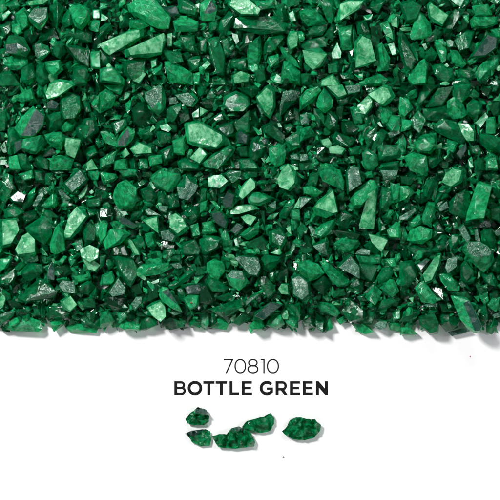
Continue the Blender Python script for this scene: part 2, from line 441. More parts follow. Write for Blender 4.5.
# outlines: one block per patch of the heap: tone, outline, | flat face, @ short name @ label
DATA = """
T 0 0
p 130,10 180,0 240,0 220,20 140,28
sb 140,80 170,40 235,38 240,90 205,150 150,110 | 140,80 170,40 235,38 232,85 195,120 160,95 @lilac-faced blunt chip@blunt green chip whose big lilac-grey face sits over a bright green end
b 75,70 120,38 145,75 140,130 110,150 85,110
m 250,30 290,15 318,40 285,140 250,90 @dagger-pointed green chip@mid-green chip tapering to a dagger point directly beside the lilac-faced blunt chip
b 345,40 400,22 450,45 450,100 410,148 375,130 350,80 @shield-shaped bright chip@bright shield-shaped chip with tiny dark flecks, narrowing towards the long flat green slab below it
w 460,45 500,40 500,95 462,95
b 440,115 470,95 500,105 490,160 450,150
m 300,100 340,50 370,120 320,138
b 0,10 25,0 35,45 10,65 0,60
w 0,75 45,45 60,60 10,112
m 25,20 80,0 100,30 60,50
d 115,140 160,138 195,170 160,220 110,210
m 305,150 340,138 455,160 450,210 300,190 @long flat green slab@long flat deep-green slab with a thin pale lower edge, under the shield-shaped bright chip
b 60,125 100,120 110,165 85,180 60,160
m 0,130 50,110 60,160 20,190 0,180
d 210,150 270,140 290,195 240,220 200,200
m 270,210 320,205 330,260 300,290 260,270
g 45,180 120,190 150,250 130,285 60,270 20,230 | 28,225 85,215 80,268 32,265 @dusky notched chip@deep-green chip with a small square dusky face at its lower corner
w 5,255 35,270 15,290
sb 172,225 200,215 240,230 250,260 210,300 185,290 | 172,225 200,215 195,290 175,280 @white-striped round chip@rounded green chip with one bright white stripe down its side
b 20,290 70,275 135,290 140,340 60,350 15,320
b 225,310 300,300 315,350 270,390 240,360 @arrowhead bright chip@bright green chip pointed like an arrowhead below the white-striped round chip
m 185,330 225,315 255,400 200,425 180,370
m 110,340 160,320 180,380 150,425 105,400
m 325,225 445,250 440,330 380,300
b 450,260 500,255 500,345 455,340
m 370,335 440,330 430,425 360,425
m 0,370 60,360 100,425 0,425
T 1 0
b 140,25 190,0 270,-5 300,60 350,85 340,140 290,140 220,100 150,60 @huge bright slanting chip@largest bright green chip, slanting down from the top edge of the heap
b 150,100 220,95 245,130 200,150 150,140
p 0,220 150,150 215,140 215,180 185,210 50,272 @speckled mint slab@long mint-green slab with darker patches, parallel to the broader pale bar beside it
p 125,250 310,168 330,200 305,270 130,285 @long pale mint bar@long pale mint bar with a smooth frosted face and a straight lower edge
p 335,170 360,165 360,235 335,235
b 365,105 440,88 490,110 485,155 380,160 @barrel-shaped bright chip@bright barrel-shaped chip lying flat under the top edge, next to the huge slanting chip
m 390,0 430,0 490,40 480,85 400,60
w 475,20 500,10 500,70 475,60
g 310,40 380,30 400,75 350,85
w 0,60 45,90 30,105 0,110
b 0,15 40,20 35,45 0,50
m 95,80 150,70 150,130 100,140
m 0,140 50,110 60,150 0,200
m 0,250 50,290 40,320 0,335
b 0,345 60,330 125,400 120,425 0,410
m 120,310 225,295 215,370 150,395 120,360
b 325,310 370,310 460,365 465,425 350,410 @stepped green block@broad stepped green block below the end of the long pale mint bar
m 310,250 400,260 415,310 350,320
w 250,300 290,285 285,330 255,350
b 255,340 310,320 310,375 270,375
p 160,385 205,350 230,370 200,420 165,405
m 400,180 470,180 480,260 430,250
m 440,300 500,280 500,350 450,360
d 270,400 330,390 340,425 260,425
b 465,370 500,360 500,425 470,425
T 2 0
p 145,0 240,0 300,50 290,80 200,75 140,30 @white-crested mint chip@mint chip with a brilliant white crest, cut by the top edge of the heap
b 255,0 370,0 365,35 310,50
gb 0,20 30,0 85,30 70,105 10,105 | 20,65 55,0 85,50 50,68 @lilac-triangle chip@bright green chip carrying a small lilac-grey triangle near the top edge
m 370,30 420,20 435,100 400,118 370,80
m 430,0 500,0 490,25 440,35
w 440,60 465,45 490,110 455,120
p 435,190 450,155 485,160 485,230 450,250 435,220 @veined oval chip@small oval mint chip covered in white veins
m 100,100 150,60 180,90 130,175 90,150
m 45,110 90,85 95,130 50,165
m 190,90 350,85 430,120 420,160 300,170 180,140 @wide shadowed slab@widest dark slab, crossed by a thin grey ridge, below the white-crested mint chip
b 380,200 480,300 500,340 460,330 400,250 @green splinter@narrow green splinter slanting steeply beneath the veined oval chip
b 340,285 390,270 395,315 355,340 335,310
b 420,305 460,320 500,360 500,425 410,400 410,350
w 155,160 190,165 200,210 180,230 160,190
d 220,150 280,140 260,230 200,240
b 245,220 300,180 310,260 290,340 240,330
w 5,330 40,295 60,320 20,355 @tiny white wedge@tiny brilliant white wedge among dark chips under the top edge
m 40,200 90,190 125,280 120,370 85,370 50,270
m 110,200 150,185 160,270 130,280
p 155,380 200,355 250,375 240,410 170,420
w 345,385 385,365 425,400 415,425 350,420
m 40,400 120,380 140,425 40,425
m 330,210 410,165 420,190 350,270 320,270
m 150,300 230,290 235,350 160,340
m 270,350 320,340 330,400 290,420
m 0,200 35,190 30,265 0,260
T 3 0
b 0,55 50,35 110,80 135,120 90,110 40,130 10,100 @curved mint-headed chip@bright chip with a pale rounded head and a curled green tail
m 30,190 50,145 100,110 135,120 110,175
m 105,0 165,0 178,50 155,115 120,60 @upright green blade@upright mid-green blade standing beside the big bright leaf-shaped chip
p 178,110 200,20 240,0 330,0 300,45 200,105 @leaf-shaped mint chip@big leaf-shaped mint chip, wide at the top edge and pointed below
m 335,40 370,0 430,0 390,65
w 310,75 370,65 360,110 320,110
m 280,110 330,100 345,160 290,170
m 120,180 160,118 185,140 165,205
b 190,140 260,125 245,180 260,245 210,250 205,190
m 245,180 270,125 285,180 265,250
w 150,265 185,200 215,260 205,295 155,300
p 275,210 305,172 350,190 375,300 340,325 280,335 @tombstone-shaped speckled chip@tombstone-shaped chip with an evenly speckled grey-green face
b 375,230 410,215 450,290 440,350 390,355
w 395,265 435,265 432,310 400,310
p 20,250 100,240 135,270 110,330 70,345 30,310 @white-cornered block@blocky mint chip whose upper corner is frosted white
m 0,230 40,200 120,180 130,230 20,245
p 400,120 440,105 465,160 470,200 430,180
w 435,215 470,205 490,280 460,285
b 425,180 470,150 475,200 440,220
p 455,90 490,80 490,140 460,130
p 105,400 165,370 200,425 110,425
m 140,320 190,310 190,360 145,365
w 290,370 320,360 315,405 290,400
b 320,395 400,370 440,400 420,425 320,425
m 240,270 265,260 280,320 245,320
d 60,350 130,345 120,395 80,400
m 0,370 50,370 60,425 0,425
d 350,130 400,120 420,190 360,200
m 470,360 500,355 500,425 470,425
T 4 0
p 135,25 150,12 240,80 210,130 145,90 @white-bladed mint chip@mint chip with a white blade-like face, leaning over the bright teardrop chip
b 50,180 90,52 150,120 160,170 110,195 60,198 @bright teardrop chip@bright teardrop-shaped chip with a narrow top and broad base
w 250,0 330,0 310,45 265,15
b 375,80 360,30 440,20 460,75 
b 350,105 370,80 480,85 485,120 430,140 360,140 @smooth lozenge chip@smooth glossy lozenge-shaped green chip lying flat near the heap's upper corner
m 365,0 410,0 415,20 365,25
m 210,125 275,50 310,70 255,160 220,165
d 265,150 320,60 350,70 340,140 300,160
w 225,200 250,190 272,205 265,238 235,240 @square white crystal@small square white crystal wedged between dark chips
m 275,200 330,150 370,160 350,240 300,250
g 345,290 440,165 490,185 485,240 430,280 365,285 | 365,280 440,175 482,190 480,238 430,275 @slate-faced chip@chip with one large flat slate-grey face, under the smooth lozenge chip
b 380,360 460,280 495,275 490,330 430,390 390,405 @striated bright block@bright block with fine white striations, below the slate-faced chip
b 450,150 500,140 500,190 480,190
m 0,160 20,160 75,290 60,340 30,350 0,270 @slim upright shard@slim upright shard edged with a long white glint
w 105,215 130,212 140,240 125,255
m 50,225 85,215 105,270 80,300
b 170,205 215,195 230,300 210,315 185,260
m 120,280 155,235 185,270 170,300 125,300
b 90,320 120,295 140,320 130,420 60,425 40,390
b 250,250 290,255 330,320 310,340 260,310
m 160,330 210,320 260,345 270,395 230,410 170,370
w 215,325 235,312 250,330 235,340
m 290,345 350,345 385,380 350,400 300,380
w 195,415 230,402 255,415 250,425 195,425
m 130,190 180,140 215,160 200,190 120,210
m 0,20 60,0 105,30 80,100 30,110
d 150,0 240,0 270,30 230,50
m 265,400 330,385 350,425 265,425
m 480,50 500,40 500,110 485,100
T 0 1
p 232,40 250,-10 300,-28 358,-18 375,0 300,55 240,70 @creamy mint nugget@creamy pale mint nugget with a soft rounded outline, surrounded by dark chips
b 70,70 115,30 160,15 175,75 110,85
m 0,140 35,120 40,170 25,225 0,225
g 235,90 260,70 300,95 290,125 240,120
m 305,60 350,40 395,60 405,110 370,160 320,165 300,120
gb 75,215 165,108 225,150 215,205 170,260 105,262 | 105,255 178,120 222,152 212,205 168,255 @two-faced oblong chip@oblong chip split lengthwise into a bright green face and a dusky grey face
m 40,225 75,215 105,260 60,345 40,340
b 110,270 210,250 235,290 180,345 105,320 @smooth pentagon chip@smooth bright five-sided chip below the two-faced oblong chip
g 65,290 110,265 105,320 70,345
b 220,250 305,235 325,265 310,325 285,320 240,290
p 325,260 400,270 400,300 370,365 330,345 320,300
m 400,175 470,165 490,230 420,285 375,240
b 310,210 360,160 380,185 365,225 320,235
b 455,90 500,40 500,140 470,120
m 400,70 440,60 455,130 430,135
m 230,160 300,135 330,170 310,220 240,235
m 90,345 130,350 160,425 85,425
b 45,360 85,350 110,425 50,425
w 0,310 25,275 40,340 20,345
w 0,370 40,370 40,400 0,400
m 170,370 205,350 240,380 240,420 200,410
b 250,370 300,350 370,370 350,425 250,425
m 415,330 470,300 490,340 440,375
p 430,390 460,370 490,420 440,425
d 200,310 270,310 290,350 210,360
m 190,0 235,0 230,60 195,60
d 40,150 80,140 75,200 35,200
T 1 1
sb 225,40 295,0 310,5 330,70 325,110 290,150 260,128 225,70 | 225,40 295,-2 308,5 295,75 260,122 226,70 @silver kite chip@chip with a large speckled silver face shaped like a kite
sb 375,50 440,38 475,45 490,75 465,110 425,102 | 375,50 440,38 475,72 455,108 425,100 @silver oval chip@chip with an oval silvery face ringed by bright green, near the silver kite chip
b 0,40 30,20 80,55 60,110 0,140
b 20,0 120,0 100,50 40,20
b 125,95 150,75 165,95 160,130 130,125
gb 80,285 140,210 175,235 165,270 125,310 90,310 | 88,285 138,215 150,250 125,305 92,305 @grey-fronted wedge@green wedge with a dull grey front, pointing up towards the heap's top edge
p 150,320 190,285 255,310 260,340 170,345
m 185,240 250,205 270,250 220,275
w 290,200 340,190 370,220 345,240 300,225 @white curl chip@small glossy chip with a bright white curl along its edge
m 265,200 330,165 340,190 290,230 280,260
m 330,120 400,90 395,140 370,185 340,180
s 345,65 380,60 395,90 350,100
d 160,110 215,90 270,150 210,210 170,190
m 60,190 130,165 140,200 80,250
b 0,235 40,235 80,265 85,310 30,290
p 105,340 130,310 150,345 120,365
m 280,230 350,240 350,280 300,290
b 360,280 430,250 420,350 370,340
m 300,330 360,300 365,360 320,390
b 240,350 310,350 310,390 250,405
m 390,385 430,360 500,400 490,425 400,420
p 450,365 500,308 540,345 500,400 @square frosted chip@nearly square pale frosted chip under the big mint boulder
d 390,140 440,120 450,170 400,200
w 455,140 500,105 500,165 460,165
m 140,370 170,360 190,425 145,425
m 200,370 240,360 240,420 215,420
b 0,370 80,330 70,390 0,420
b 70,380 130,370 140,425 70,425
T 2 1
b 120,60 180,30 240,60 250,95 220,130 150,130 120,100 @domed bright pebble@bright domed pebble-like chip with fine lengthwise lines
p 280,60 340,0 375,30 378,110 350,165 310,130 @upright mint almond@upright almond-shaped mint chip with a white-streaked face
s 415,35 440,28 500,35 480,75 400,160 395,130 410,80 @silver-green pennant chip@pennant-shaped chip with a grainy silver-green face
p -75,190 0,180 45,205 130,255 130,285 90,320 20,310 -60,290 @big mint boulder@biggest mint boulder, pale along its upper slope, above the square frosted chip
b 10,390 150,300 175,320 165,345 90,418 30,410 @ribbed bright bar@bright bar with ribbed lengthwise grain, below the big mint boulder
g 175,190 250,125 245,235 200,240
g 180,240 200,225 245,250 235,295 185,290
m 250,140 275,120 295,190 280,245 245,240
m 245,285 290,260 325,310 320,350 270,375 240,345
m 310,210 350,190 420,250 410,290 320,240
b 345,320 395,295 430,330 420,390 380,410 350,380
m 425,275 490,230 500,235 500,310 460,310
w 385,190 400,185 415,215 390,215
w 280,240 310,205 315,250 290,255
p 0,110 45,130 0,160
d 0,90 60,65 120,75 100,110 40,125
m 35,185 110,135 120,170 60,200
m 75,215 170,180 180,240 130,265
d 50,30 120,20 120,55 60,55
s 280,100 300,95 325,140 305,150
m 190,310 240,300 245,360 200,360
m 200,370 260,370 300,420 290,425 205,425
d 110,390 190,370 200,420 110,425
w 320,380 345,350 355,380 330,395
p 400,410 440,395 490,410 490,425 400,425
s 450,350 490,340 500,375 460,370
m 420,215 450,190 470,210 440,240
d 410,130 450,120 470,170 420,190
m 470,110 500,130 500,190 465,165
m 190,15 290,0 300,25 260,60
T 3 1
b 0,65 30,25 95,5 105,30 60,85 0,130 @slanting bright bean@bright bean-shaped chip slanting up towards the bright egg chip
b 85,110 95,55 125,10 165,75 160,110 125,140 @bright egg chip@bright egg-shaped chip with pitted surface and pointed top
p 340,45 420,0 450,10 475,55 425,105 400,100 375,60 @shell-ringed chip@pale mint chip with curved rings like a seashell
p 290,100 345,48 372,75 365,110 330,150 290,140 @pale cube chip@pale smooth cube-like chip tucked against the shell-ringed chip
b 250,115 290,100 330,145 310,190 270,190
s 225,5 250,0 300,0 300,35 240,45
p 130,10 170,0 210,0 230,50 190,70
m 120,200 150,130 190,170 180,210 150,230
d 210,190 240,175 290,215 280,245 220,250 @slate hexagon chip@dusky hexagonal chip with a flat slate-green top, below the pale cube chip
m 70,120 115,130 120,170 95,210 70,180
s 0,150 35,135 45,200 10,200
b 0,220 50,205 72,240 40,265 0,285
m 165,265 180,235 270,270 260,295 200,310
p 100,275 140,265 160,295 145,320 110,300
p 140,310 190,300 230,320 210,350 150,340
m 300,270 340,175 355,180 345,245 315,320
m 320,250 390,190 385,250 345,320
m 355,310 400,220 435,240 415,290 365,330
b 400,120 440,105 460,140 450,200 410,190
b 430,200 460,150 500,160 500,230 455,235
b 310,340 340,320 385,350 390,400 360,425 325,420
m 395,335 420,300 500,305 500,360 400,375
m 240,320 300,305 295,345 250,350
m 185,60 250,55 240,90 200,110
d 60,350 120,340 210,370 215,400 120,385
s 0,345 40,345 45,375 0,385
m 0,390 70,385 90,420 0,425
b 100,400 130,390 190,425 100,425
p 240,415 270,398 290,415 270,425
w 380,185 400,178 420,215 400,210
s 430,240 490,220 500,240 450,265
m 400,395 490,380 490,425 400,425
b 240,360 270,355 280,390 240,395
d 175,110 220,100 210,180 180,170
T 4 1
b 235,85 270,60 310,85 335,145 310,168 265,170 240,150 @glittering bright nugget@bright glittering nugget with white flecks, in the heap's outer side
m 85,80 120,0 185,5 100,108 @lower twin bar@slim straight bar with a pale edge, parallel to a second bar beside it
m 130,105 190,20 265,10 210,105 150,112 @upper twin bar@wide straight bar parallel to a slimmer one, bearing small white glints
m 120,120 230,105 250,160 190,180 130,170
m 270,0 350,0 345,50 310,85 265,50
m 335,100 365,72 410,95 405,140 360,165 335,145
m 165,215 215,170 310,205 330,260 310,295 250,260 @dark ridged slab@long dark-green slab with a pale ridge along its lower side
b 70,290 110,250 180,240 185,310 150,342 90,335 @white-centred trapezoid chip@bright trapezoid chip with one white spot at its lower middle
b 20,360 65,338 130,355 140,425 110,445 50,425
p 295,190 350,195 380,235 375,280 340,285 320,250
w 362,195 430,125 450,155 400,225 @white-crusted chip@chip crusted with white and grey facets beside a bright green block
b 430,165 475,160 475,240 430,240
m 390,255 430,245 500,265 500,335 440,325 395,285
b 0,170 60,180 50,220 0,235
m 50,180 90,130 130,170 100,240 60,210
b 0,60 40,70 65,115 20,160 0,150
b 235,270 290,290 270,340 235,350
m 130,360 200,350 205,375 160,415 140,400
w 335,370 360,350 370,420 345,425
b 430,370 480,355 490,425 430,425
m 370,380 420,360 425,425 375,425
g 280,345 330,290 335,320 305,375
m 345,310 390,300 410,345 360,345
m 340,45 370,20 395,45 370,70
d 400,20 460,15 440,60
m 440,100 500,80 500,150 470,155
b 30,50 80,20 85,60 45,75
d 200,265 235,270 220,340 195,330
T 0 2
s 315,70 400,-5 415,10 440,50 360,118 335,105 | 325,68 400,0 432,48 362,110 @silver grainy tile@rectangular chip with a coarse silver grainy face, like a tilted tile
p 320,325 350,230 390,185 425,200 438,235 355,345 325,345 @upright mint brick@brick-shaped mint chip with a pale glowing face, standing on end
m 130,290 210,235 255,240 255,320 220,370 190,330 150,320 @window-faced dark chip@dark chip with a glossy rectangular face framed by bright edges
b 250,370 275,290 295,270 320,310 325,400 280,420 255,410 @bright finger chip@bright upright finger-shaped chip between the dark window-faced chip and mint brick
p 75,400 110,330 140,315 175,350 180,420 140,440 90,425 @white-peaked chip@glowing mint chip with a white peak, close to the heap's outer side
m 0,160 10,60 40,25 60,35 45,90 0,225
g 45,140 85,105 125,130 110,165 60,160
p 0,250 30,245 80,240 90,300 50,380 0,390
b 205,180 265,115 285,130 285,180 230,190 @bright little sail@small bright triangular chip like a sail, near the silver grainy tile
s 165,180 185,130 215,105 225,125 185,185
m 110,175 140,130 180,120 150,180 120,195
s 290,100 310,95 355,145 330,150 300,125
p 390,130 430,85 440,70 425,130 405,145
w 440,110 460,95 475,110 455,125
m 205,210 240,195 290,235 230,245
m 410,300 450,260 480,290 470,350 430,380
b 470,270 500,265 500,340 480,330
p 400,400 450,380 495,400 490,440 450,470 410,440
m 425,150 500,140 500,180 440,185
m 370,350 410,340 420,390 380,410
d 110,220 170,200 190,250 130,275
m 20,200 80,180 120,210 80,240 30,240
b 90,20 160,0 170,40 120,55
m 170,0 210,10 220,60 180,60
m 230,20 260,15 255,75 225,70
b 290,175 340,165 345,185 300,190
b 440,0 500,10 490,50 460,50
d 200,370 240,370 245,410 210,410
T 1 2
b 65,140 90,70 130,50 180,90 185,150 160,190 95,195 @round bright boulder@large round bright chip with a white crescent along its lower rim
b 250,45 300,0 400,20 405,60 340,110 300,90 @broad bright plate@broad bright plate of glass beside the grey veined chip
s 385,85 430,30 475,45 490,80 440,150 395,140 @grey veined chip@blocky grey-green chip webbed with white veins
p 350,230 380,215 420,245 445,290 390,330 350,290 @frosty mint cluster@frosty mint chip with a white crumbly face
p 215,250 290,225 298,320 270,300 @mint arrow chip@small mint chip shaped like an arrow with a smooth triangular face
w 240,60 255,50 285,95 270,105
m 205,100 235,90 280,120 270,165 235,170
m 430,195 480,180 500,220 460,260
s 300,300 350,295 385,330 370,360 310,345
b 10,340 55,295 75,310 120,300 150,320 100,370 30,395 @white-lined bright chip@bright chip with parallel white lines along one slanting side
g 95,240 120,235 190,280 165,295 110,270
w 95,205 130,200 150,225 115,230
s 225,200 240,190 305,230 285,230 230,225
s 285,175 345,180 330,215 295,205
b 0,255 40,270 30,330 0,360
m 160,350 210,335 225,375 190,395
b 225,320 275,310 285,380 240,385
p 130,350 150,345 200,425 170,425
m 320,400 370,390 385,425 315,425
d 60,380 120,370 140,425 60,425
b 450,280 490,265 500,330 460,340
m 400,380 470,350 500,400 490,425 405,425
b 0,10 80,20 90,40 20,75
b 90,0 190,0 180,30 120,35
d 0,110 40,100 45,150 0,170
m 0,190 50,190 40,240 0,240
s 340,215 360,205 355,270 345,260
m 290,110 330,100 325,170 280,165
m 330,130 390,120 395,180 350,200
d 300,355 380,360 375,390 310,395
m 480,120 500,100 500,190 480,180
T 2 2
w 38,40 70,25 110,25 145,55 100,100 40,92 | 38,40 70,25 110,25 142,55 100,90 42,82 @white-topped block@block with a brilliant white grainy top and thin green base
p 390,40 410,0 440,-30 480,0 488,60 450,105 400,85 @tall mint block@tall rounded mint block, evenly bright, mid-heap
p 195,100 250,40 280,60 275,90 210,150 190,135 @slanting mint slab@slanting mint slab narrowing to a point, near the white-topped block
b 235,130 260,110 320,120 370,140 300,180 245,165
p 150,200 190,175 260,170 295,195 200,220 155,220
g 110,160 140,105 180,125 165,190 125,200
b 190,320 270,280 290,260 290,320 240,350 @bright shark-fin chip@bright fin-shaped chip with a sharp upright corner, mid-heap
g 55,210 110,205 140,260 130,295 80,260
b 10,265 60,255 85,310 50,320 20,315
p 205,235 235,220 280,235 250,280 225,265 @small mint heart@small pale heart-shaped mint chip, mid-heap
m 0,350 45,325 105,345 90,390 30,420 5,410
b 105,330 130,290 165,380 150,415 115,395
g 150,305 185,265 215,285 175,320
m 225,370 310,330 355,390 320,400 240,390
m 345,310 400,290 430,340 400,395 350,370
m 400,205 470,150 475,175 430,240 400,235
p 465,195 500,130 500,190
b 455,200 500,190 500,250 460,250
s 335,175 380,150 380,195 350,190
d 300,110 350,60 380,85 370,110
m 120,20 150,0 205,5 200,40 160,65
p 350,415 400,390 410,415 400,425
p 430,290 455,275 460,325 440,310
m 410,135 430,105 475,110 440,150
w 165,340 185,335 200,390 180,385
b 225,400 260,390 295,410 280,425 230,425
b 300,410 340,395 345,425 300,425
b 50,155 75,155 110,195 90,205
m 220,5 290,0 280,35 240,35
m 0,90 35,95 30,150 0,160
b 0,165 40,150 30,200 0,215
T 3 2
b 100,10 140,-15 200,0 220,55 215,100 150,60 115,55 @broad triangular plate@broad green triangular plate above the mint triangle
s 228,10 245,-20 285,-15 300,70 235,118 @grey grainy tongue@tongue-shaped chip with a flat grey grainy face
b 250,150 280,100 350,50 370,55 385,90 300,190 265,185 @curved glossy wedge@glossy curved wedge leaning against the tall bright prism
p 300,290 350,100 395,75 385,150 370,290 @tall bright prism@tall narrow prism, bright mint, widening to a flat foot
p 65,190 165,100 190,210 170,222 130,240 75,220 | 72,183 165,102 188,208 165,215 @mint triangle@triangular mint chip with a pale pitted face over a green base
s 65,380 130,330 145,360 135,425 110,410 @dull grey triangle@dull silver-grey triangular chip below the mint triangle
p 345,318 420,335 440,350 410,410 395,400 360,360 @mint shield splinter@small pale mint shield-shaped splinter below the tall bright prism
b 60,330 110,270 180,240 175,275 110,340
b 170,370 210,340 290,350 300,370 250,415 200,400 @spangled green pillow@plump green chip spangled with white across its middle
m 185,235 220,200 260,230 240,290 195,290
s 0,135 60,140 25,170 0,195
b 10,85 60,80 115,110 80,135 20,120
m 40,80 50,20 100,0 80,80
m 395,190 410,90 455,100 465,160 420,200
s 400,0 490,0 480,45 420,50
b 450,80 500,65 500,155 465,165
m 410,235 440,210 460,240 430,260
b 435,300 480,260 500,270 500,340 450,340
m 380,260 400,240 435,300 400,320
d 250,270 320,225 300,290 260,290
d 160,300 230,300 300,320 290,350 200,340
s 275,420 310,390 350,400 350,425
m 320,380 350,355 400,400 390,425 355,420
m 0,255 40,290 30,320 0,310
d 20,320 60,335 80,385 30,390
b 315,20 360,0 370,40 330,40
s 40,280 60,280 90,340 65,330
m 460,220 500,205 500,260 470,255
T 4 2
p 210,60 230,15 270,-15 320,0 310,60 260,85 @snowy mint knob@snowy mint knob with a rough white cap, above the huge upright slab
gb 330,250 355,170 385,70 400,60 460,80 450,130 420,240 | 372,244 405,185 440,112 458,84 450,130 420,240 @huge upright slab@huge upright bright slab with one long smooth face beside the dark broad boulder
b 105,250 140,160 180,165 180,205 150,275 120,270 @bright slanted brick@bright brick-like chip standing at a slant, smooth sided
m 245,165 300,115 340,110 350,170 330,235 290,235 250,200 @dark broad boulder@broad dark-green boulder beside the huge upright slab
m 115,130 130,60 180,35 190,85 150,145
m 165,140 205,85 230,90 215,140 185,175
s 185,190 235,155 245,190 200,210
b 35,350 50,305 100,280 160,300 155,340 110,370 @glassy bright tub@rounded glassy chip with white glints along its upper rim
sb 310,400 325,370 345,358 400,358 440,380 460,405 470,450 420,510 350,450 | 330,375 345,360 400,360 440,382 458,405 450,425 380,435 345,415 @grey oval-topped chip@large bright chip with a flat grey oval top, below the huge upright slab
m 240,360 260,325 300,325 305,350 260,400
m 160,400 215,320 235,340 225,390 190,415
m 405,310 460,295 475,330 465,390 410,355
s 370,300 385,290 400,355 375,350
s 290,290 320,265 355,340 340,370 310,330
b 0,290 20,285 40,330 20,365 0,365
m 20,375 90,375 160,405 150,425 70,425
b 0,80 40,80 75,115 40,140 0,155
s 0,235 80,190 85,205 40,250 5,250
b 65,0 90,-40 140,0 135,30 90,30
m 0,30 50,35 80,40 50,75 10,70
d 340,250 440,245 450,285 360,290
d 200,220 235,215 260,280 230,290
d 160,270 190,250 230,310 170,310
b 40,260 95,215 105,270 60,285
m 465,60 500,50 500,140 470,130
m 450,190 500,180 500,260 455,240
s 470,310 500,295 500,330 480,330
m 370,0 415,0 395,50 375,40
w 340,0 355,-5 362,25
d 480,330 500,330 500,400 475,400
T 0 3
m 95,205 200,120 230,130 285,185 270,210 130,235 @smooth roof-shaped chip@large smooth green chip peaked like a roof, beside the silver crumpled chip
s 295,150 315,118 370,135 390,195 325,190 @silver crumpled chip@silver chip with a crumpled foil-like face near the white sheet
b 25,345 70,320 130,305 200,330 210,370 190,385 60,380 30,370 @low green loaf@long rounded green chip lying on the white sheet at the heap's corner
m 60,80 110,30 140,20 130,50 90,90
m 110,85 150,40 205,50 215,85 150,130 120,120
g 235,70 260,35 275,80 270,125 235,120
p 0,190 20,180 30,220 15,265 0,265
m 0,120 70,70 85,100 60,140 0,155
b 245,320 300,310 325,345 270,385 255,350 @lone dangling tooth@tooth-shaped bright chip pointing down onto the white sheet
m 230,260 310,240 345,290 330,315 250,315
m 385,300 430,270 500,320 500,360 420,355
p 300,230 350,200 385,250 350,285 320,270
b 325,360 380,340 490,365 480,390 400,392 350,385
w 455,290 475,275 490,290 480,300
m 410,220 470,210 475,260 415,265
m 385,160 440,130 475,160 440,195 395,190
b 365,110 450,95 460,120 390,140
p 410,20 450,10 500,50 480,85 440,80
b 285,40 320,0 335,10 310,50
s 0,300 30,285 80,280 60,310 0,355 | 0,298 30,284 75,280 0,312
d 20,230 70,215 110,260 60,270
m 165,240 200,230 205,300 175,300
b 0,20 60,10 40,60 0,80
d 260,60 330,50 360,85 290,130
b 100,0 180,0 190,30 130,45
m 200,230 230,240 225,310 205,310
d 0,360 40,350 50,385 10,380
T 1 3
m 65,10 100,-10 165,30 185,90 150,155 120,130 90,60 @long dark hull chip@long dark chip with a thin pale keel line down its middle
b 185,75 220,45 340,40 360,65 300,95 200,110 @boat-shaped green chip@boat-shaped green chip lying level, with a rippled glossy side
m 345,150 430,85 475,75 440,125 370,170
gb 295,200 310,160 340,165 400,260 410,285 365,270 310,230 | 312,185 340,168 395,255 360,235 @dark-topped slanting bar@slanting green bar with a flat dark top face, near the lower edge
p 230,260 300,225 325,255 330,305 300,330 255,300 @bright-cornered cube@bright cube-like chip with a mint corner, above the lower edge
s 35,190 90,105 130,160 125,195 60,210 @shattered triangle chip@triangular chip covered with tiny shattered white lines
d 20,205 130,215 140,280 70,280 30,250
s 155,250 180,210 215,205 215,240 175,280
b 0,150 10,100 60,80 75,130 60,150
b 95,360 130,310 210,330 200,380 120,375
b 0,290 40,270 70,300 75,330 20,365 0,360
m 205,320 250,300 285,330 290,350 230,375 205,375
g 425,160 500,140 535,170 500,195 440,195
b 415,220 450,195 500,200 490,260 450,275 @rust-flecked chip@bright chip with a single rust-orange fleck on top
m 300,340 345,310 400,330 420,360 350,375
m 445,330 480,310 500,320 500,365 450,360
d 150,160 200,140 220,195 185,205
s 345,45 400,40 415,65 380,75
m 310,0 400,0 400,30 330,30
w 240,140 300,115 300,135 265,150
m 320,115 340,110 345,140 330,155
m 215,5 280,0 300,20 220,30
b 0,0 30,0 20,50 0,70
b 85,290 130,285 140,310 100,340
s 340,285 400,275 415,290 370,305
d 230,160 280,150 290,210 235,230
T 2 3
b 35,40 70,20 110,35 125,80 90,125 55,110 35,75 @glowing oval chip@glowing bright oval chip with a pale spot, near the lower edge
s 175,15 220,0 290,10 305,60 290,110 240,100
sb 130,110 160,75 210,80 240,130 195,180 150,150 | 130,108 160,76 210,80 225,125 170,118 @silver-capped chip@green chip wearing a silvery cap, below the glowing oval chip
m 290,120 330,110 375,175 350,215 325,200
m 30,140 60,110 145,165 120,185 60,180
d 0,160 30,155 70,200 60,245 0,240
m 75,215 140,185 165,210 120,230
p 390,170 410,140 445,145 450,200 410,195
s 455,110 500,95 545,135 550,200 515,230 465,205 @lavender-grey oval chip@chip with a broad lavender-grey pitted oval face near the lower edge
s 220,235 305,178 312,185 225,260 @white needle chip@thin white-flecked needle of glass slanting above the lower edge
g 265,325 275,290 350,235 412,250 320,325 | 275,305 350,236 410,250 320,323 @charcoal parallelogram chip@chip with a flat charcoal parallelogram face near the lower edge
b 400,290 430,240 490,325 490,365 460,365
b 330,350 370,290 400,290 425,345 380,375
m 310,15 330,0 400,10 400,30 350,80 320,70
m 50,270 130,250 210,215 215,260 120,310
m 160,345 230,270 270,290 200,350
b 50,330 100,310 145,345 130,375 60,365
b 240,355 290,310 330,350 310,372 260,375
w 175,180 195,185 190,210
w 145,320 185,290 180,310 160,345
b 0,270 40,290 50,350 30,370 0,350
m 125,0 170,0 165,40 135,70
d 210,170 270,145 290,175 230,200
m 440,250 500,240 500,320 490,320
d 390,90 440,60 440,120 390,130
T 3 3
s 185,60 250,-5 300,60 295,115 240,85 @matt grey triangle@flat matt-grey triangular chip, the plainest grey face in the heap
b 100,35 130,30 190,75 250,130 240,150 185,155 @long bright pod@long bright pod-shaped chip slanting under the matt grey triangle
b -10,40 30,25 90,45 120,90 50,130 0,90
m 300,45 390,55 370,125 340,130 300,95
b 330,190 370,150 410,185 375,250 335,225 @bright diamond chip@bright diamond-shaped chip near the lower edge
m 385,115 410,70 455,60 470,85 430,140 395,140
b 400,165 450,120 470,125 495,180 460,210
m 215,280 240,210 325,280 320,330 250,330
b 75,245 160,240 200,290 180,310 110,285
